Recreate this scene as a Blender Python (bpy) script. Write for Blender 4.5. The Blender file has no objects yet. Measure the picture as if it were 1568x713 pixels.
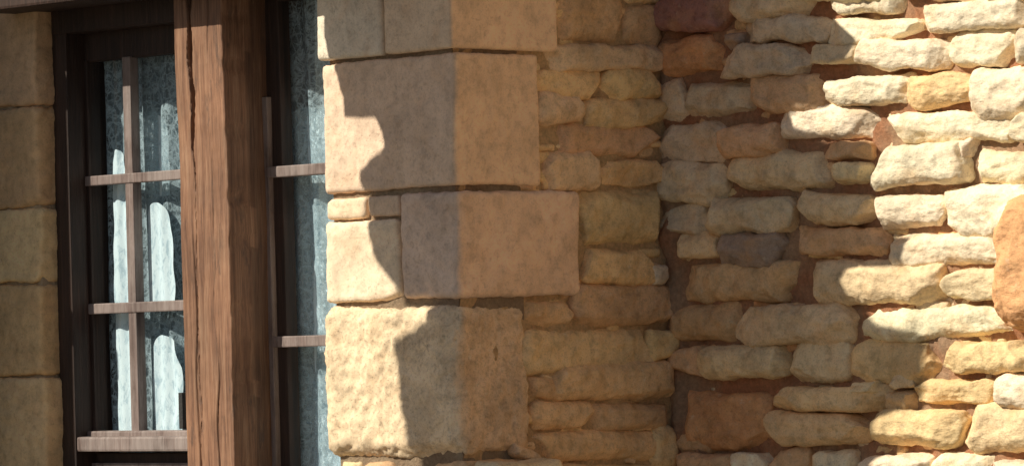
import bpy, bmesh, math, random
from mathutils import Vector, Matrix, noise
random.seed(7)
scene = bpy.context.scene
R = math.radians

# ------------------------------------------------------------------ survey
F = 7000.0; TH = R(47); DIST = 14.0
pitch = math.atan(174 / F); roll = R(1.6)
CAM = Vector((0, 0, 1.6))
fwd = Vector((0, math.cos(pitch), math.sin(pitch)))
r0 = Vector((1, 0, 0)); u0 = r0.cross(fwd)
UP = math.cos(roll) * u0 + math.sin(roll) * r0
RT = math.cos(roll) * r0 - math.sin(roll) * u0
def ray(px, py):
    return fwd + RT * ((px - 784) / F) - UP * ((py - 356) / F)
K = CAM + ray(700, 356) * DIST
K.z = 0
UA = Vector((math.cos(TH), -math.sin(TH), 0))
IN = Vector((math.sin(TH), math.cos(TH), 0))
M = Matrix(((UA.x, IN.x, 0, K.x), (UA.y, IN.y, 0, K.y), (0, 0, 1, 0), (0, 0, 0, 1)))
MI = M.inverted()
cl = MI @ CAM
def lray(px, py):
    return MI.to_3x3() @ ray(px, py)
def onA(px, py, d=0.0):
    r = lray(px, py); t = (d - cl.y) / r.y; p = cl + r * t
    return p.x, p.z
def onB(px, py, u=0.0):
    r = lray(px, py); t = (u - cl.x) / r.x; p = cl + r * t
    return p.y, p.z
D = onB(1018, 356)[0]

cam = bpy.data.cameras.new("camera"); co = bpy.data.objects.new("camera", cam)
scene.collection.objects.link(co)
cam.sensor_width = 36; cam.lens = 36 * F / 1568; cam.clip_end = 2000
m = Matrix((RT, UP, -fwd)).transposed().to_4x4(); m.translation = CAM
co.matrix_world = m; scene.camera = co

# ------------------------------------------------------------------ light
EL = R(39); AZ = R(25)
sl = Vector((-math.sin(AZ) * math.cos(EL), -math.cos(AZ) * math.cos(EL), math.sin(EL)))
sw = M.to_3x3() @ sl
L = bpy.data.lights.new("sun", 'SUN'); L.energy = 5.0; L.angle = R(0.5); L.color = (1, .94, .80)
lo = bpy.data.objects.new("sun", L); scene.collection.objects.link(lo)
lo.rotation_mode = 'QUATERNION'; lo.rotation_quaternion = sw.to_track_quat('Z', 'Y'); lo.location = (-6, 0, 12)
w = bpy.data.worlds.new("World"); scene.world = w; w.use_nodes = True
nt = w.node_tree; sky = nt.nodes.new('ShaderNodeTexSky'); sky.sky_type = 'NISHITA'; sky.sun_disc = False
sky.sun_elevation = EL; sky.sun_rotation = math.atan2(sw.x, sw.y)
bg = nt.nodes['Background']; nt.links.new(sky.outputs[0], bg.inputs[0]); bg.inputs[1].default_value = 0.05
scene.view_settings.view_transform = 'Standard'; scene.view_settings.look = 'None'; scene.view_settings.exposure = 0

# ------------------------------------------------------------------ materials
class NT:
    def __init__(s, name):
        s.m = bpy.data.materials.new(name); s.m.use_nodes = True; s.t = s.m.node_tree
        s.b = s.t.nodes['Principled BSDF']; s.out = s.t.nodes['Material Output']
        s.tc = s.t.nodes.new('ShaderNodeTexCoord')
    def n(s, k, **kw):
        x = s.t.nodes.new(k)
        for a, b in kw.items(): setattr(x, a, b)
        return x
    def l(s, a, b): s.t.links.new(a, b)
    def noise(s, scale, detail=4, rough=.55, vec=None, dist=0):
        x = s.n('ShaderNodeTexNoise'); x.inputs['Scale'].default_value = scale
        x.inputs['Detail'].default_value = detail; x.inputs['Roughness'].default_value = rough
        x.inputs['Distortion'].default_value = dist
        s.l(vec or s.tc.outputs['Object'], x.inputs['Vector']); return x.outputs['Fac']
    def mapv(s, sc):
        x = s.n('ShaderNodeMapping'); x.inputs['Scale'].default_value = sc
        s.l(s.tc.outputs['Object'], x.inputs['Vector']); return x.outputs['Vector']
    def ramp(s, fac, stops):
        x = s.n('ShaderNodeValToRGB'); e = x.color_ramp.elements
        while len(e) < len(stops): e.new(.5)
        for i, (p, c) in enumerate(stops):
            e[i].position = p; e[i].color = (c, c, c, 1) if not isinstance(c, tuple) else (*c, 1)
        s.l(fac, x.inputs[0]); return x.outputs[0]
    def mix(s, mode, f, a, b):
        x = s.n('ShaderNodeMix', data_type='RGBA', blend_type=mode)
        for v, i in ((f, 0), (a, 6), (b, 7)):
            if hasattr(v, 'is_linked'): s.l(v, x.inputs[i])
            elif isinstance(v, tuple): x.inputs[i].default_value = (*v, 1)
            else: x.inputs[i].default_value = v
        return x.outputs[2]
    def bump(s, h, strength, dist, prev=None):
        x = s.n('ShaderNodeBump'); x.inputs['Strength'].default_value = strength
        x.inputs['Distance'].default_value = dist; s.l(h, x.inputs['Height'])
        if prev: s.l(prev, x.inputs['Normal'])
        return x.outputs[0]

def stone_mat(name, rough_scale=1.0, lichen=0.35, stain=(.55, .30, .14), pits=.5, dark=.5, contrast=1.0, b1=.8, layered=False):
    q = NT(name)
    a = q.n('ShaderNodeAttribute', attribute_name='Col').outputs['Color']
    k = contrast
    big = q.ramp(q.noise(6, 5), [(.3, 1 - .26 * k), (.58, 1.1)])
    c = q.mix('MULTIPLY', 1, a, big)
    c = q.mix('MIX', q.ramp(q.noise(9, 6, .6, dist=.4), [(.5, 0), (.74, .55 * k)]), c, stain)
    mid = q.ramp(q.noise(26, 6, .65), [(.33, 1 - .34 * k), (.5, 1.0), (.7, 1.1)])
    c = q.mix('MULTIPLY', .8, c, mid)
    fine = q.ramp(q.noise(170, 3, .65), [(.3, 1 - .34 * k), (.5, 1.03)])
    c = q.mix('MULTIPLY', .7, c, fine)
    c = q.mix('MIX', q.ramp(q.noise(40, 6, .7), [(.58, 0), (.7, lichen)]), c, (.88, .78, .59))
    c = q.mix('MIX', q.ramp(q.noise(12, 7, .75), [(.6, 0), (.74, dark)]), c, (.22, .15, .10))
    q.l(c, q.b.inputs['Base Color']); q.b.inputs['Roughness'].default_value = .95
    q.b.inputs['Specular IOR Level'].default_value = .15
    b = q.bump(q.noise(22 * rough_scale, 6, .55, q.mapv((1, 1, 1.8)) if layered else None), b1, .02)
    b = q.bump(q.ramp(q.noise(90, 4, .7), [(.34, 0), (.42, 1)]), pits, .005, b)
    b = q.bump(q.noise(300, 2, .6), .2, .0015, b)
    q.l(b, q.b.inputs['Normal'])
    return q.m
M_rub = stone_mat("rubble_stone", 1, .3, (.76, .44, .19), .4, .5, .95, .55, True)
M_quo = stone_mat("dressed_limestone", .8, .05, (.78, .48, .27), .5, .25, .65, .3)
M_wea = stone_mat("weathered_limestone", .8, .45, (.58, .36, .19), .6, .7, 1.0, .4)

def mortar_mat(name, c1, c2):
    q = NT(name)
    c = q.mix('MIX', q.ramp(q.noise(4, 6, .6), [(.4, 0), (.6, 1)]), c1, c2)
    c = q.mix('MULTIPLY', .8, c, q.ramp(q.noise(70, 6, .7), [(.3, .55), (.65, 1.15)]))
    q.l(c, q.b.inputs['Base Color']); q.b.inputs['Roughness'].default_value = 1
    q.l(q.bump(q.noise(80, 8, .75), .9, .015), q.b.inputs['Normal']); return q.m
M_morC = mortar_mat("red_earth_mortar", (.54, .24, .12), (.52, .33, .2))
M_morB = mortar_mat("ochre_mortar", (.78, .52, .27), (.70, .44, .22))
M_join = mortar_mat("lime_joint", (.42, .31, .2), (.35, .23, .14))

def wood_mat(name, dark, mid, light, grey=0.0, useattr=False):
    q = NT(name)
    v = q.mapv((26, 26, 1.3))
    g = q.noise(2.2, 8, .65, v, .6)
    c = q.ramp(g, [(.3, dark), (.52, mid), (.72, light)])
    g2 = q.noise(9, 4, .6, q.mapv((30, 30, .8)))
    c = q.mix('MULTIPLY', .6, c, q.ramp(g2, [(.35, .5), (.55, 1.05)]))
    c = q.mix('MULTIPLY', .7, c, q.ramp(q.noise(3.5, 4), [(.35, .6), (.65, 1.1)]))
    if useattr:
        c = q.mix('MULTIPLY', 1, c, q.n('ShaderNodeAttribute', attribute_name='Col').outputs['Color'])
        c = q.mix('MIX', q.ramp(q.noise(5, 5, .7, q.mapv((3, 3, .8))), [(.58, 0), (.68, .75)]), c, (.07, .045, .035))
    if grey: c = q.mix('MIX', q.ramp(q.noise(11, 5, .7, q.mapv((1, 1, .4))), [(.4, 0), (.65, grey)]), c, (.42, .35, .32))
    q.l(c, q.b.inputs['Base Color']); q.b.inputs['Roughness'].default_value = .62
    b = q.bump(g2, .6, .003); b = q.bump(g, .5, .006, b)
    q.l(b, q.b.inputs['Normal']); return q.m
M_post = wood_mat("oak_post_wood", (.15, .065, .036), (.33, .165, .092), (.46, .265, .16), useattr=True)
M_dark = wood_mat("dark_stained_wood", (.025, .013, .009), (.05, .026, .018), (.085, .045, .032))
M_case = wood_mat("casement_wood", (.12, .08, .065), (.24, .17, .15), (.36, .29, .26), .55)

def glass_mat():
    q = NT("window_glass"); q.t.nodes.remove(q.b)
    tr = q.n('ShaderNodeBsdfTransparent'); tr.inputs[0].default_value = (.93, .97, .98, 1)
    gl = q.n('ShaderNodeBsdfGlossy'); gl.inputs['Roughness'].default_value = .02
    lw = q.n('ShaderNodeLayerWeight'); lw.inputs[0].default_value = .5
    fr = q.ramp(lw.outputs['Facing'], [(0, .06), (.35, .1), (.7, .3), (1, .9)])
    bb = q.bump(q.noise(5, 2), .08, .02); q.l(bb, gl.inputs['Normal'])
    mx = q.n('ShaderNodeMixShader'); q.l(fr, mx.inputs[0]); q.l(tr.outputs[0], mx.inputs[1]); q.l(gl.outputs[0], mx.inputs[2])
    q.l(mx.outputs[0], q.out.inputs[0]); return q.m
M_glass = glass_mat()
def lace_mat(name, cover, col):
    q = NT(name); q.t.nodes.remove(q.b)
    df = q.n('ShaderNodeBsdfDiffuse'); tl = q.n('ShaderNodeBsdfTranslucent'); tr = q.n('ShaderNodeBsdfTransparent')
    c = q.mix('MIX', q.ramp(q.noise(260, 2), [(.4, 0), (.6, 1)]), tuple(x * .72 for x in col), col)
    q.l(c, df.inputs[0]); q.l(c, tl.inputs[0])
    m1 = q.n('ShaderNodeMixShader'); m1.inputs[0].default_value = .3
    q.l(df.outputs[0], m1.inputs[1]); q.l(tl.outputs[0], m1.inputs[2])
    vo = q.n('ShaderNodeTexVoronoi', feature='DISTANCE_TO_EDGE'); vo.inputs['Scale'].default_value = 50
    q.l(q.mapv((1, 1, .55)), vo.inputs['Vector'])
    edge = q.ramp(vo.outputs['Distance'], [(.03, .8), (.16, 0)])
    motif = q.ramp(q.noise(24, 5, .7, dist=1.2), [(.44, 0), (.56, 1)])
    net = q.ramp(q.noise(150, 2, .6), [(.42, 0), (.58, 1)])
    f = q.mix('LIGHTEN', 1, edge, motif); f = q.mix('LIGHTEN', 1, f, q.mix('MULTIPLY', 1, net, (cover, cover, cover)))
    mx = q.n('ShaderNodeMixShader'); q.l(f, mx.inputs[0]); q.l(tr.outputs[0], mx.inputs[1]); q.l(m1.outputs[0], mx.inputs[2])
    q.l(mx.outputs[0], q.out.inputs[0]); return q.m
M_lace = lace_mat("lace_fabric", .45, (.62, .74, .80))
def cloth_mat(name, lo_c, hi_c, a=.35, b=.6):
    q = NT(name)
    c = q.mix('MIX', q.ramp(q.noise(26, 6, .7, q.mapv((2, 2, .9)), .8), [(a, 0), (b, 1)]), lo_c, hi_c)
    q.l(c, q.b.inputs['Base Color']); q.b.inputs['Roughness'].default_value = .9; return q.m
M_cloth = cloth_mat("sunlit_curtain_white", (.52, .66, .74), (.84, .95, 1.0), .38, .52)  # whitened to stand in for sun and reflections on the curtain
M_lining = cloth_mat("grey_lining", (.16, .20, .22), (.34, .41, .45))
def plain(name, c1, c2, sc, bs=.4):
    q = NT(name); c = q.mix('MIX', q.ramp(q.noise(sc, 8, .65), [(.35, 0), (.65, 1)]), c1, c2)
    q.l(c, q.b.inputs['Base Color']); q.b.inputs['Roughness'].default_value = .95
    q.l(q.bump(q.noise(sc * 6, 5), bs, .02), q.b.inputs['Normal']); return q.m
M_gr = plain("dark_gravel", (.10, .085, .065), (.15, .125, .095), 3)
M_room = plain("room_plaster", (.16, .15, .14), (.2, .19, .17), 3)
M_slab = plain("shadow_slab_clay", (.36, .19, .11), (.46, .28, .17), 6)
M_upw = plain("upper_wall_stone", (.42, .33, .22), (.55, .43, .29), 6, .8)
M_iron = plain("black_iron", (.03, .03, .03), (.05, .045, .04), 20)

# ------------------------------------------------------------------ objects
def empty(name):
    e = bpy.data.objects.new(name, None); scene.collection.objects.link(e); e.matrix_world = M; return e
house = empty("stone_house")
def link(name, me, mat, parent, smooth=True):
    o = bpy.data.objects.new(name, me); scene.collection.objects.link(o)
    if mat: me.materials.append(mat)
    o.parent = parent
    if smooth: me.polygons.foreach_set('use_smooth', [True] * len(me.polygons))
    return o

class Acc:
    def __init__(s): s.v = []; s.f = []; s.c = []
    def obj(s, name, mat, parent, smooth=True):
        me = bpy.data.meshes.new(name); me.from_pydata(s.v, [], s.f)
        at = me.color_attributes.new('Col', 'FLOAT_COLOR', 'POINT')
        flat = []
        for c in s.c: flat += [c[0], c[1], c[2], 1]
        at.data.foreach_set('color', flat)
        bm = bmesh.new(); bm.from_mesh(me); bmesh.ops.recalc_face_normals(bm, faces=bm.faces); bm.to_mesh(me); bm.free()
        return link(name, me, mat, parent, smooth)

def rstone(acc, h, r, mapper, col, step=.007, facets=4, amp=.008, freq=9, amp2=.003, back=True, crack=None, seed=None, cutlo=.72, cuthi=.92, strata=0.0, bounce_col=None):
    """rounded, chipped stone: h half sizes (along, out, up)."""
    rs = random.Random(seed if seed is not None else random.random())
    hx, hy, hz = h
    n = [max(3, int(2 * k / (step if not isinstance(step, tuple) else step[i]))) for i, k in enumerate(h)]
    off = Vector((rs.uniform(-50, 50), rs.uniform(-50, 50), rs.uniform(-50, 50)))
    planes = []
    for _ in range(facets):
        nv = Vector((rs.uniform(-1, 1), rs.uniform(.1, 1.0), rs.uniform(-1, 1))).normalized()
        sup = abs(nv.x) * hx + abs(nv.y) * hy + abs(nv.z) * hz
        planes.append((nv, sup * rs.uniform(cutlo, cuthi)))
    idx = {}
    r = min(r, hx * .98, hy * .98, hz * .98)
    tlt = rs.uniform(-.25, .25)
    def vert(i, j, k):
        key = (i, j, k)
        if key in idx: return idx[key]
        p = Vector((-hx + 2 * hx * i / n[0], -hy + 2 * hy * j / n[1], -hz + 2 * hz * k / n[2]))
        q = Vector((max(-hx + r, min(hx - r, p.x)), max(-hy + r, min(hy - r, p.y)), max(-hz + r, min(hz - r, p.z))))
        dv = p - q
        nd = dv.normalized() if dv.length > 1e-6 else Vector((0, 1, 0))
        p = q + nd * r
        for nv, dd in planes:
            e = p.dot(nv) - dd
            if e > 0: p = p - nv * (e * .92)
        a = p + off
        w1 = noise.noise_vector(a * freq) * amp
        w2 = noise.fractal(a * 28, .6, 2.1, 4) * amp2
        if strata:
            w2 += noise.noise(Vector((a.x * 9, a.y * 9, (a.z + tlt * a.x) * 60))) * strata
        cc = col
        if bounce_col:
            f = max(0, min(1, (p.x - hx + .012) / .012)); cc = tuple(x * (1 - f) + y * f for x, y in zip(col, bounce_col))  # side-face colour shifts orange to carry bounced light
        p = p + w1 + nd * w2
        if crack:
            p, shade_k = crack(p); cc = tuple(x * shade_k for x in col)
        idx[key] = len(acc.v)
        acc.v.append(mapper(p)); acc.c.append(cc)
        return idx[key]
    nx, ny, nz = n
    for (A, B, fix, lo, hi) in ((0, 2, 1, 0, ny), (0, 1, 2, 0, nz), (1, 2, 0, 0, nx)):
        for side in (lo, hi):
            if fix == 1 and side == 0 and not back: continue
            for a in range(n[A]):
                for b in range(n[B]):
                    q = []
                    for da, db in ((0, 0), (1, 0), (1, 1), (0, 1)):
                        t = [0, 0, 0]; t[A] = a + da; t[B] = b + db; t[fix] = side
                        q.append(vert(*t))
                    acc.f.append(q)

TONES = dict(p=(.97, .81, .57), t=(.88, .67, .41), g=(.82, .65, .45), o=(.82, .43, .21), y=(.88, .63, .33),
             r=(.42, .22, .18), b=(.77, .50, .28), k=(.42, .32, .25), a=(.93, .64, .33), c=(.93, .67, .41))
def jit(c, j=.08):
    f = random.uniform(1 - j, 1 + j * .5); return tuple(min(.97, max(0, x * f * random.uniform(1 - j * .4, 1 + j * .4))) for x in c)

def wall_stone(acc, box, tone, wall, depth=None, proud=None, facets=None, grow=3.5, amp=.012, tilt=0, taper=.42):
    x0, y0, x1, y1 = box
    if wall == 'C' and x0 < 1048: x0 -= 12
    if wall == 'B' and x1 > 985: x1 += 10
    x0 -= grow; x1 += grow; y0 -= grow; y1 += grow
    s = (x1 - x0) * tilt; hh = y1 - y0
    e = [random.uniform(-.04, 1) ** 2 * taper * hh * .5 if random.random() < .85 else 0 for _ in range(4)]
    sk = [random.uniform(-.06, .06) * hh for _ in range(4)]
    fn = (lambda a, b: onA(a, b, D)) if wall == 'C' else (lambda a, b: onB(a, b, 0))
    c00 = fn(x0 + sk[0], y1 + s / 2 - e[0]); c10 = fn(x1 + sk[1], y1 - s / 2 - e[1]); c01 = fn(x0 + sk[2], y0 + s / 2 + e[2]); c11 = fn(x1 + sk[3], y0 - s / 2 + e[3])
    wd = abs(c10[0] - c00[0]); ht = hh * .002
    hy = depth or .08
    pr = proud if proud is not None else random.uniform(-.012, .03)
    hx, hz = wd / 2, ht / 2
    bow = random.uniform(-.12, .12)
    def mp(p):
        s = (p.x / hx + 1) / 2; t = (p.z / hz + 1) / 2
        a = (c00[0] * (1 - s) + c10[0] * s) * (1 - t) + (c01[0] * (1 - s) + c11[0] * s) * t
        z = (c00[1] * (1 - s) + c10[1] * s) * (1 - t) + (c01[1] * (1 - s) + c11[1] * s) * t
        z += bow * hz * (1 - (p.x / hx) ** 2)
        out = p.y - hy + pr
        return (a, D - out, z) if wall == 'C' else (out, a, z)
    r = min(hx, hz) * random.uniform(.5, .85)
    rstone(acc, (hx, hy, hz), r, mp, jit(TONES[tone]), step=.007, facets=facets if facets is not None else random.randint(7, 12),
           amp=amp, freq=random.uniform(8, 14), amp2=.0042, back=False, cutlo=.64, cuthi=.9, strata=.0022)

C = """1010 -5 1115 48 r|1118 -28 1235 33 t|1130 27 1258 64 g|1258 -12 1390 18 p|1252 27 1402 68 p|1388 0 1580 45 p
1310 62 1443 102 p|1445 45 1545 102 p|1546 40 1620 92 p|1006 52 1098 115 o|1100 68 1232 115 g|1233 68 1308 100 g|1105 50 1130 72 k
1000 118 1042 180 g|1042 122 1145 182 g|1145 110 1255 170 b|1252 114 1386 164 p|1387 104 1482 168 y|1483 102 1590 178 p
1012 192 1100 246 g|1100 193 1186 243 b|1178 160 1345 220 p|1345 172 1562 218 p|1553 165 1620 218 p|1250 219 1325 242 b|1445 216 1486 236 p
1010 250 1098 313 g|1101 233 1272 304 t|1274 248 1326 280 t|1325 217 1473 289 p|1475 226 1600 280 p
1015 313 1070 360 g|1070 306 1208 354 g|1218 291 1332 338 t|1330 291 1442 347 p|1444 282 1572 362 p
1043 359 1096 402 t|1092 357 1194 402 k|1198 351 1350 388 b|1352 349 1543 413 p
1030 403 1218 464 b|1217 401 1430 468 t|1432 416 1538 461 t
1030 463 1122 525 b|1122 466 1297 531 t|1299 466 1545 523 p
1028 530 1070 570 b|1067 529 1199 581 t|1199 526 1293 583 t|1294 518 1424 596 y|1425 527 1580 571 y
1030 586 1178 680 o|1183 586 1350 631 y|1343 592 1390 626 b|1391 573 1524 621 y|1524 573 1610 625 p
1168 629 1324 685 y|1326 629 1466 685 y|1467 620 1612 700 c
1036 660 1078 692 b|1035 694 1120 732 b|1118 690 1170 732 p|1171 687 1232 732 b|1236 690 1300 735 p|1300 696 1412 738 p|1413 692 1520 740 p|1521 704 1620 742 p
1360 574 1392 590 t|1305 583 1340 597 t|1545 440 1560 500 k"""
B = """852 -18 960 64 b|961 8 1006 70 b|822 70 1003 107 c|826 106 924 150 a|928 109 998 149 a
824 143 897 187 c|898 153 1011 196 a|839 191 1011 240 b|832 231 922 290 c|922 247 1011 280 a
890 293 1012 377 y|890 380 1000 430 a|882 434 1030 498 b|800 461 882 495 b
808 501 1001 572 y|996 502 1031 545 y|852 554 1024 616 a|820 613 910 652 a|906 617 1030 656 b
820 660 1006 708 a|1006 652 1030 714 a|815 576 855 606 b|825 712 905 742 a|908 712 1020 742 a|962 -40 1008 5 a"""
def parse(t):
    for s in t.replace('\n', '|').split('|'):
        p = s.split(); yield tuple(float(x) for x in p[:4]), p[4]

acc = Acc()
for b, t in parse(C):
    wall_stone(acc, b, t, 'C', tilt=random.uniform(-.02, .06))
def fill(acc, wall, x0, x1, y0, y1, tones):
    y = y0
    while y < y1 - 10:
        h = random.uniform(45, 70); x = x0
        while x < x1 - 15:
            ww = random.uniform(70, 190); ww = min(ww, x1 - x)
            wall_stone(acc, (x + 2, y + 2, x + ww - 2, y + h - 2), random.choice(tones), wall); x += ww
        y += h
fill(acc, 'C', 1622, 1850, -60, 740, 'ptpy'); fill(acc, 'C', 1025, 1850, 745, 900, 'ptby'); fill(acc, 'C', 1000, 1850, -160, -32, 'ptpg')
for _ in range(300):
    x = random.uniform(1049, 1640); y = random.uniform(-20, 730); a = random.uniform(8, 26); b = random.uniform(6, 13)
    wall_stone(acc, (x - a, y - b, x + a, y + b), random.choice('tgbbyo'), 'C', depth=.03, proud=random.uniform(-.06, -.04), facets=3, grow=0, amp=.004)
acc.obj("rubble_stones", M_rub, house)
acc = Acc(); wall_stone(acc, (1542, 300, 1640, 506), 'o', 'C', depth=.12, proud=.09, facets=6, amp=.012, taper=0)
acc.obj("upright_block", M_rub, house)
acc = Acc()
for b, t in parse(B): wall_stone(acc, b, t, 'B', proud=random.uniform(.0, .02), taper=.25, facets=random.randint(3, 6), amp=.008)
wall_stone(acc, (1000, 407, 1012, 431), 'p', 'B', depth=.04, proud=.012)
fill(acc, 'B', 840, 1030, 745, 900, 'aby'); fill(acc, 'B', 855, 1005, -160, -42, 'aby')
for _ in range(140):
    x = random.uniform(810, 1000); y = random.uniform(-20, 730); a = random.uniform(8, 22); b = random.uniform(6, 12)
    wall_stone(acc, (x - a, y - b, x + a, y + b), random.choice('aabc'), 'B', depth=.03, proud=random.uniform(-.025, -.01), facets=3, grow=0, amp=.004)
acc.obj("return_rubble_stones", M_rub, house)

def sheet(name, fn, a0, a1, z0, z1, mat, parent, step=.02, amp=.012):
    vs = []; fs = []; na = int((a1 - a0) / step) + 1; nz = int((z1 - z0) / step) + 1
    for i in range(na + 1):
        for j in range(nz + 1):
            a = a0 + (a1 - a0) * i / na; z = z0 + (z1 - z0) * j / nz
            o = noise.fractal(Vector((a * 9, z * 9, a0 * 3)), .6, 2.1, 4) * amp
            vs.append(fn(a, z, o))
    for i in range(na):
        for j in range(nz):
            k = i * (nz + 1) + j; fs.append((k, k + nz + 1, k + nz + 2, k + 1))
    me = bpy.data.meshes.new(name); me.from_pydata(vs, [], fs); return link(name, me, mat, parent)
ZT = 3.2
sheet("mortar_bed", lambda a, z, o: (a, D + .048 - .03 * math.exp(-max(0, a) / .03) - o * 1.8, z), -.1, 3.5, 0, ZT, M_morC, house)
sheet("return_mortar_bed", lambda a, z, o: (-.022 + o * 1.1, a, z), .02, D + .08, 0, ZT, M_morB, house)

# quoins ----------------------------------------------------------
def quoin(acc, u0, u1, d0, d1, z0, z1, r, col, amp, freq, amp2, facets, step=.010, seed=None, cutlo=.9, bounce_col=None):
    cx, cy, cz = (u0 + u1) / 2, (d0 + d1) / 2, (z0 + z1) / 2
    rstone(acc, ((u1 - u0) / 2, (d1 - d0) / 2, (z1 - z0) / 2), r, lambda p: (cx + p.x, cy - p.y, cz + p.z), col, step=step,
           facets=facets, amp=amp, freq=freq, amp2=amp2, seed=seed, cutlo=cutlo, cuthi=.97, bounce_col=bounce_col)
def zc(py): return onA(700, py)[1]
def uA_(px, py): return onA(px, py)[0]
def dB_(px, py): return onB(px, py)[0]
acc = Acc()
lime = (.84, .62, .45); warm_bounce = (.97, .66, .41); grey = (.86, .74, .58)  # second face tint puts bounced light into the return side's colour
quoin(acc, uA_(592, 30), .012, -.012, dB_(851, 30), zc(73), zc(-110), .010, (.86, .66, .47), .004, 3, .0012, 0, bounce_col=warm_bounce)
quoin(acc, uA_(489, 30), uA_(587, 30), -.015, .3, zc(73), zc(-110), .014, grey, .004, 3, .0015, 1)
quoin(acc, uA_(495, 180), .004, -.004, dB_(826, 180), zc(283), zc(79), .012, lime, .006, 4, .003, 0, seed=4, bounce_col=warm_bounce)
quoin(acc, uA_(613, 370), .010, -.006, dB_(887, 370), zc(455), zc(292), .020, (.80, .60, .46), .007, 6, .0035, 1, seed=8, bounce_col=(.97, .66, .43))
quoin(acc, uA_(498, 370), uA_(610, 370), -.004, .3, zc(455), zc(327), .016, (.95, .75, .53), .006, 5, .0035, 1, seed=3)
quoin(acc, uA_(500, 310), uA_(560, 310), -.004, .3, zc(324), zc(292), .012, (.94, .70, .48), .005, 6, .002, 1)
quoin(acc, uA_(563, 310), uA_(610, 310), -.002, .3, zc(324), zc(292), .010, (.84, .62, .44), .004, 6, .002, 1)
acc.obj("quoin_blocks", M_quo, house)
acc = Acc()
quoin(acc, uA_(500, 580), .0, -.02, dB_(815, 580), zc(697), zc(463), .045, (.92, .70, .46), .014, 5, .006, 5, seed=21, cutlo=.88, step=.008, bounce_col=(.82, .57, .35))
acc.obj("weathered_quoin", M_wea, house)
acc = Acc()
x = 515
for i, wd in enumerate((40, 50, 55, 60, 42)):
    quoin(acc, uA_(x, 740), uA_(x + wd - 4, 740), random.uniform(-.01, .02), .3, zc(790), zc(704 + random.uniform(0, 5)), .02, jit(TONES['tbpbt'[i]]), .01, 9, .004, 4, cutlo=.8); x += wd
quoin(acc, .0, .02, .1, dB_(800, 760), zc(790), zc(716), .02, TONES['b'], .01, 9, .004, 3)
quoin(acc, uA_(500, 900), 0, 0, .5, 0, zc(792), .02, TONES['t'], .01, 4, .004, 3, step=.03)
acc.obj("footing_stones", M_rub, house)
acc = Acc(); wall_stone(acc, (788, 684, 826, 706), 'c', 'B', depth=.03, proud=.02, tilt=-.5, facets=3)
acc.obj("stone_chip", M_rub, house)

def box(name, u0, u1, d0, d1, z0, z1, mat, parent, bev=.004):
    if u0 > u1: u0, u1 = u1, u0
    if z0 > z1: z0, z1 = z1, z0
    bm = bmesh.new(); bmesh.ops.create_cube(bm, size=1)
    for v in bm.verts:
        v.co = Vector(((u0 + u1) / 2 + v.co.x * (u1 - u0), (d0 + d1) / 2 + v.co.y * (d1 - d0), (z0 + z1) / 2 + v.co.z * (z1 - z0)))
    if bev: bmesh.ops.bevel(bm, geom=bm.edges[:], offset=bev, segments=2, affect='EDGES', profile=.6)
    me = bpy.data.meshes.new(name); bm.to_mesh(me); bm.free()
    return link(name, me, mat, parent, False)
uQ = uA_(500, 356)
box("joint_fill", uQ + .02, -.02, .016, .29, 0, ZT - .01, M_join, house, 0)
box("joint_fill_return", uQ + .05, -.06, .295, D, 0, ZT - .01, M_join, house, 0)

# left jamb --------------------------------------------------------
uJ = uA_(61, 356)
acc = Acc()
def zl(py): return onA(30, py)[1]
cols = [(.74, .50, .30), (.76, .51, .28), (.95, .70, .38), (.82, .56, .29), (.93, .66, .36), (.5, .4, .3)]
ys = [-140, 162, 317, 432, 575, 740, 1000]
for i in range(6):
    quoin(acc, uA_(-260 + 60 * (i % 2), 356), uJ + random.uniform(-.008, .005), random.uniform(-.006, .006), .3, zl(ys[i + 1] - 1), zl(ys[i] + 3), .014, cols[i], .009, 5, .005, 3, step=.011, cutlo=.94)
acc.obj("jamb_blocks", M_quo, house)
box("window_wall_core", -6, uJ - .02, .02, .4, 0, ZT - .01, M_upw, house, 0)

# openings / timber ------------------------------------------------
win = empty("timber_window")
RC = .155
def up(px, d): return onA(px, 356, d)[0]
def zp(px, py, d): return onA(px, py, d)[1]
ztop = zp(300, -12, 0)
acc = Acc()
pu0, pu1 = up(276, -.02), up(351, -.02); pz0, pz1 = .5, ztop
pc = (pu0 + pu1) / 2; hz = (pz1 - pz0) / 2; pzc = (pz1 + pz0) / 2
zlo = zp(300, 290, -.02) - pzc
ucr = up(300, -.02) - pc
def crack(p):
    if p.y > 0.02:
        cu = ucr + noise.noise(Vector((p.z * 7, 3, 1))) * .014 + noise.noise(Vector((p.z * 40, 3, 1))) * .003
        ww = .016 * min(1, max(0, (p.z - zlo) * 3)) * (.7 + .8 * noise.noise(Vector((p.z * 11, 8, 8)))) + .001
        g = max(0, 1 - abs(p.x - cu) / max(ww, .001))
        cu2 = ucr + .09 + noise.noise(Vector((p.z * 5, 9, 1))) * .02
        g2 = max(0, 1 - abs(p.x - cu2) / .005) * max(0, noise.noise(Vector((p.z * 2, 5, 5))) + .3)
        cu3 = ucr - .012 + noise.noise(Vector((p.z * 4, 19, 1))) * .012
        g3 = max(0, 1 - abs(p.x - cu3) / .005) * max(0, min(1, (zlo - p.z) * 3)) * .6
        chip = max(0, noise.noise(Vector((p.z * 14, 2, 2)))) * .02 * max(0, min(1, (p.x - (pu1 - pu0) / 2 + .02) / .02))
        return p - Vector((chip, .05 * g ** .6 + .014 * g2 + .02 * g3, 0)), max(.1, 1 - 1.7 * g - .9 * g2 - .8 * g3)  # cracks darkened in the colour: staining plus depth shade painted in
    return p, .55  # rear of the post sides darkened in colour to paint their shade
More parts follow.
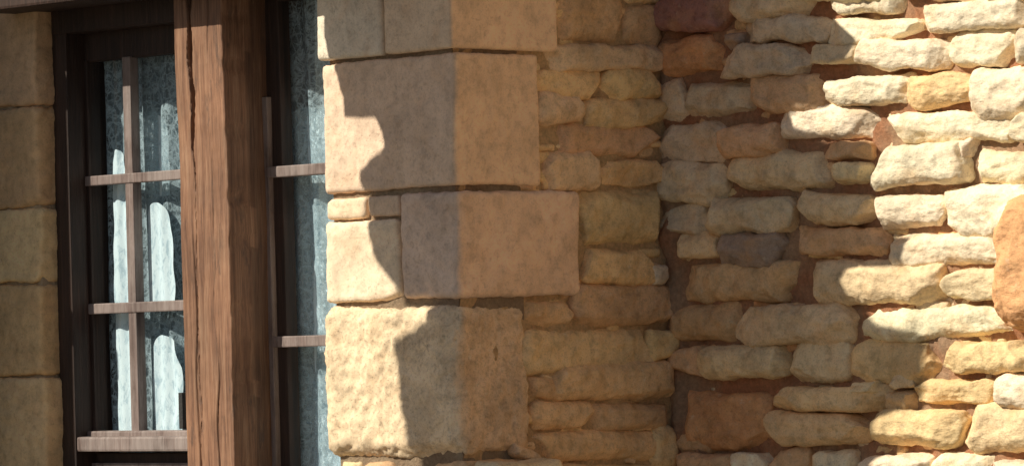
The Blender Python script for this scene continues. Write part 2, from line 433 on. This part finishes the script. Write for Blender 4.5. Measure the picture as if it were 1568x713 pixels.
rstone(acc, ((pu1 - pu0) / 2, .12, hz), .010, lambda p: (pc + p.x, .10 - p.y, pzc + p.z), (1, 1, 1), step=(.0026, .02, .009), facets=0, amp=.008, freq=2.5, amp2=.0008, seed=5, crack=crack)
acc.obj("centre_post", M_post, win)
box("lintel", uJ - .12, uQ - .002, -.16, .33, ztop, ztop + .26, M_dark, win, .01)  # pushed out beyond a usual lintel to shade post and casement
box("head_rail", uJ, pu0, .07, .22, zp(180, 42, .07), ztop + .01, M_dark, win)
zb = .4
box("frame_stile_left", uJ - .01, up(108, .075), .075, .25, zb, zp(100, 40, .075), M_dark, win)
c0, c1 = up(108, RC), pu0 + .02
box("left_stile", c0, up(141, RC), RC, RC + .05, zb, zp(180, 60, RC), M_dark, win)
box("left_stile_lit_bead", up(114, RC), up(125, RC), RC - .045, RC + .01, zp(115, 658, RC), zp(115, 190, RC), M_case, win)  # pale strip ends at the shadow line; sunlight put into its wood tone
box("left_stile_inner", up(133, RC), up(141, RC), RC - .006, RC + .01, zp(137, 658, RC), zp(137, 92, RC), M_dark, win, .003)
box("left_top_rail", c0, c1, RC + .002, RC + .05, zp(200, 88, RC), zp(200, 30, RC), M_dark, win)
box("left_muntin", up(196, RC), up(208, RC), RC - .008, RC + .03, zp(201, 662, RC), zp(201, 86, RC), M_case, win)
for a, b in ((265, 280), (462, 478)):
    box("left_glazing_bar", up(118, RC), c1, RC - .012, RC + .026, zp(197, b, RC), zp(197, a, RC), M_case, win)
box("left_bottom_rail", up(96, RC - .06), c1, RC - .075, RC + .04, zp(190, 690, RC - .06), zp(190, 667, RC - .06), M_case, win, .008)
box("left_bottom_bead", up(112, RC), c1, RC - .03, RC + .03, zp(190, 667, RC - .06) - .005, zp(190, 658, RC), M_case, win, .006)
box("left_panel", c0, c1, RC + .0, RC + .05, zb, zp(190, 692, RC), M_dark, win)
box("left_panel_mould", up(118, RC), c1, RC - .015, RC + .02, zp(190, 740, RC), zp(190, 707, RC), M_case, win)
r0_, r1_ = up(408, RC), uQ + .06
box("right_stile", pu1 - .03, up(434, RC), RC + .002, RC + .05, zb, ztop, M_dark, win)
box("right_stile_lit_bead", up(411, RC), up(420, RC), RC - .018, RC + .01, zb, zp(414, 148, RC), M_case, win, .003)  # lit stile edge painted as pale wood, cut off where shade begins
for a, b in ((252, 269), (513, 530)):
    box("right_glazing_bar", up(417, RC), r1_, RC - .02, RC + .026, zp(458, b, RC), zp(458, a, RC), M_case, win)
box("right_top_rail", r0_, r1_, RC + .004, RC + .05, zp(458, -2, RC), ztop, M_dark, win)
box("right_bottom_rail", r0_, r1_, RC - .02, RC + .05, zp(458, 790, RC), zp(458, 745, RC), M_case, win)
box("right_panel", r0_, r1_, RC + .006, RC + .05, zb, zp(458, 790, RC), M_dark, win)
def quad(name, u0, u1, d, z0, z1, mat, parent):
    me = bpy.data.meshes.new(name); me.from_pydata([(u0, d, z0), (u1, d, z0), (u1, d, z1), (u0, d, z1)], [], [(0, 1, 2, 3)])
    return link(name, me, mat, parent, False)
GZ = zp(190, 692, RC)
quad("left_glass", up(141, RC), pu0, RC + .022, GZ, ztop, M_glass, win)
quad("right_glass", up(433, RC), r1_, RC + .022, zp(458, 790, RC), ztop, M_glass, win)
def curtain(name, u0, u1, d, z0, z1, mat, amp, per, seed, step=.004, ragged=0):
    vs = []; fs = []; nu = int(abs(u1 - u0) / step); nz = 90
    for i in range(nu + 1):
        u = u0 + (u1 - u0) * i / nu
        q = i / nu
        zt = z1 - ragged * (abs(q - .45) * 2) ** 3 - ragged * .4 * q
        for j in range(nz + 1):
            z = z0 + (zt - z0) * j / nz
            uu = u + (noise.noise(Vector((z * 9, seed, 4))) * .03 * (q - .3) if ragged else 0)
            ph = u / per * 6.283 + noise.noise(Vector((u * 6, z * .8, seed))) * 2.5
            vs.append((uu, d + amp * math.sin(ph) + .006 * noise.noise(Vector((u * 25, z * 2, seed))), z))
    for i in range(nu):
        for j in range(nz):
            k = i * (nz + 1) + j; fs.append((k, k + nz + 1, k + nz + 2, k + 1))
    me = bpy.data.meshes.new(name); me.from_pydata(vs, [], fs); return link(name, me, mat, win)
RD = RC + .075
curtain("lace_curtain", up(120, RC), pu0 + .03, RD, .9, ztop, M_lace, .012, .11, 2)
curtain("lace_curtain_right", up(415, RC), r1_, RD, .9, ztop, M_lace, .012, .10, 6)
# white panels hung by the lace paint in sunlit and reflecting curtain parts
for nm, xa, xb, lo_, hi_, sd in (("lit_curtain_panel", 174, 200, 660, 225, 4), ("lit_curtain_panel", 228, 266, 470, 306, 7), ("lit_curtain_panel", 232, 275, 670, 508, 9), ("lit_curtain_panel", 236, 264, 300, 170, 3), ("lit_curtain_panel", 446, 530, 790, 160, 5)):
    dd = RD - .022 if sd in (4, 7, 9) else RD + .018
    curtain(nm, up(xa, dd), up(xb, dd), dd - sd * .0006, zp(xa, lo_, RD) if lo_ < 660 else .9, zp(xa, hi_, RD), M_cloth, .003, .06, sd, ragged=.07)
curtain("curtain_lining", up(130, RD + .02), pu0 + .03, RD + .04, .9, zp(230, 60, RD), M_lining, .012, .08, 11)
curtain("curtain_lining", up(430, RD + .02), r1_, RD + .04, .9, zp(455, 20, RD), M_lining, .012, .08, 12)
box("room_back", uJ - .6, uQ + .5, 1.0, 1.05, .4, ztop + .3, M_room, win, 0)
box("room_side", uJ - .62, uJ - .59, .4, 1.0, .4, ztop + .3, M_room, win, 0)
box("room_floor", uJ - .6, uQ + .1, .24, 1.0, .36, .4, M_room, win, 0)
box("window_sill_wall", uJ - .01, uQ + .01, .02, .4, 0, zb, M_upw, win, 0)
box("window_catch", up(270, RC - .02), up(276, RC - .02), RC - .03, RC, zp(272, 655, RC), zp(272, 600, RC), M_iron, win, .002)
box("upper_wall", -6, .0, 0.002, .5, ZT, 5.6, M_upw, house, 0)
box("over_lintel_wall", uJ - .019, uQ + .019, .004, .4, ztop + .262, ZT - .002, M_upw, house, 0)
box("upper_return_wall", -.5, -.002, .502, D, ZT, 5.6, M_upw, house, 0)
box("upper_side_wall", -.5, 3.5, D + .002, D + .5, ZT + .002, 5.6, M_upw, house, 0)
box("side_wall_core", -.1, 3.5, D + .12, D + .5, 0, ZT, M_upw, house, 0)

# unseen slab added above the corner, cut to cast the stepped shadow
ZS = 3.28
Ab = [(505, -60), (505, 60), (512, 100), (526, 150), (528, 180), (576, 181), (586, 200), (594, 242), (570, 258), (553, 276), (562, 300), (568, 360), (578, 400), (608, 440), (612, 462), (662, 468), (664, 515), (614, 542), (622, 600), (636, 692), (640, 800), (650, 1000)]
Cb = [(1240, -80), (1250, 20), (1305, 70), (1300, 105), (1252, 118), (1250, 150), (1190, 165), (1205, 200), (1330, 222), (1328, 280), (1330, 345), (1375, 362), (1370, 395), (1290, 405), (1285, 440), (1300, 470), (1330, 500), (1400, 520), (1405, 575), (1385, 610), (1345, 640), (1340, 700), (1350, 800), (1360, 1000)]
def proj(u, d, z):
    t = (ZS - z) / sl.z; return (u + sl.x * t, d + sl.y * t)
pa = []
for x, y in Ab:
    u, z = onA(x, y, 0); pa.append(proj(u, 0, z))
pcx = []
for x, y in Cb:
    u, z = onA(x, y, D - .01); pcx.append(proj(u, D - .01, z))
ub, db = pcx[0]
poly = [(pa[0][0] + .05, .05)] + pa + pcx[::-1] + [(ub + .1, D + .05), (-.1, D + .05), (-.1, .05)]
bm = bmesh.new()
f = bm.faces.new([bm.verts.new((x, y, ZS)) for x, y in poly])
ex = bmesh.ops.extrude_face_region(bm, geom=[f])
for v in ex['geom']:
    if isinstance(v, bmesh.types.BMVert): v.co.z += .03
bmesh.ops.triangulate(bm, faces=bm.faces[:]); bmesh.ops.recalc_face_normals(bm, faces=bm.faces)
me = bpy.data.meshes.new("shadow_slab"); bm.to_mesh(me); bm.free()
link("shadow_slab", me, M_slab, house, False)

# unseen board screen added left of the window to shade the jamb
sh = empty("jamb_shade_screen")
su = uA_(-22, 356)
for i in range(5):
    box("board_%d" % i, su, su + .03, -.02 - .13 * (i + 1) + .004, -.02 - .13 * i, .6, 3.45, M_dark, sh, .003)
for z in (1.2, 2.3, 3.1):
    box("batten", su + .03, su + .052, -.66, -.03, z, z + .09, M_dark, sh, .003)

me = bpy.data.meshes.new("ground"); me.from_pydata([(-300, -300, 0), (300, -300, 0), (300, 300, 0), (-300, 300, 0)], [], [(0, 1, 2, 3)])
g = bpy.data.objects.new("ground", me); scene.collection.objects.link(g); me.materials.append(M_gr)
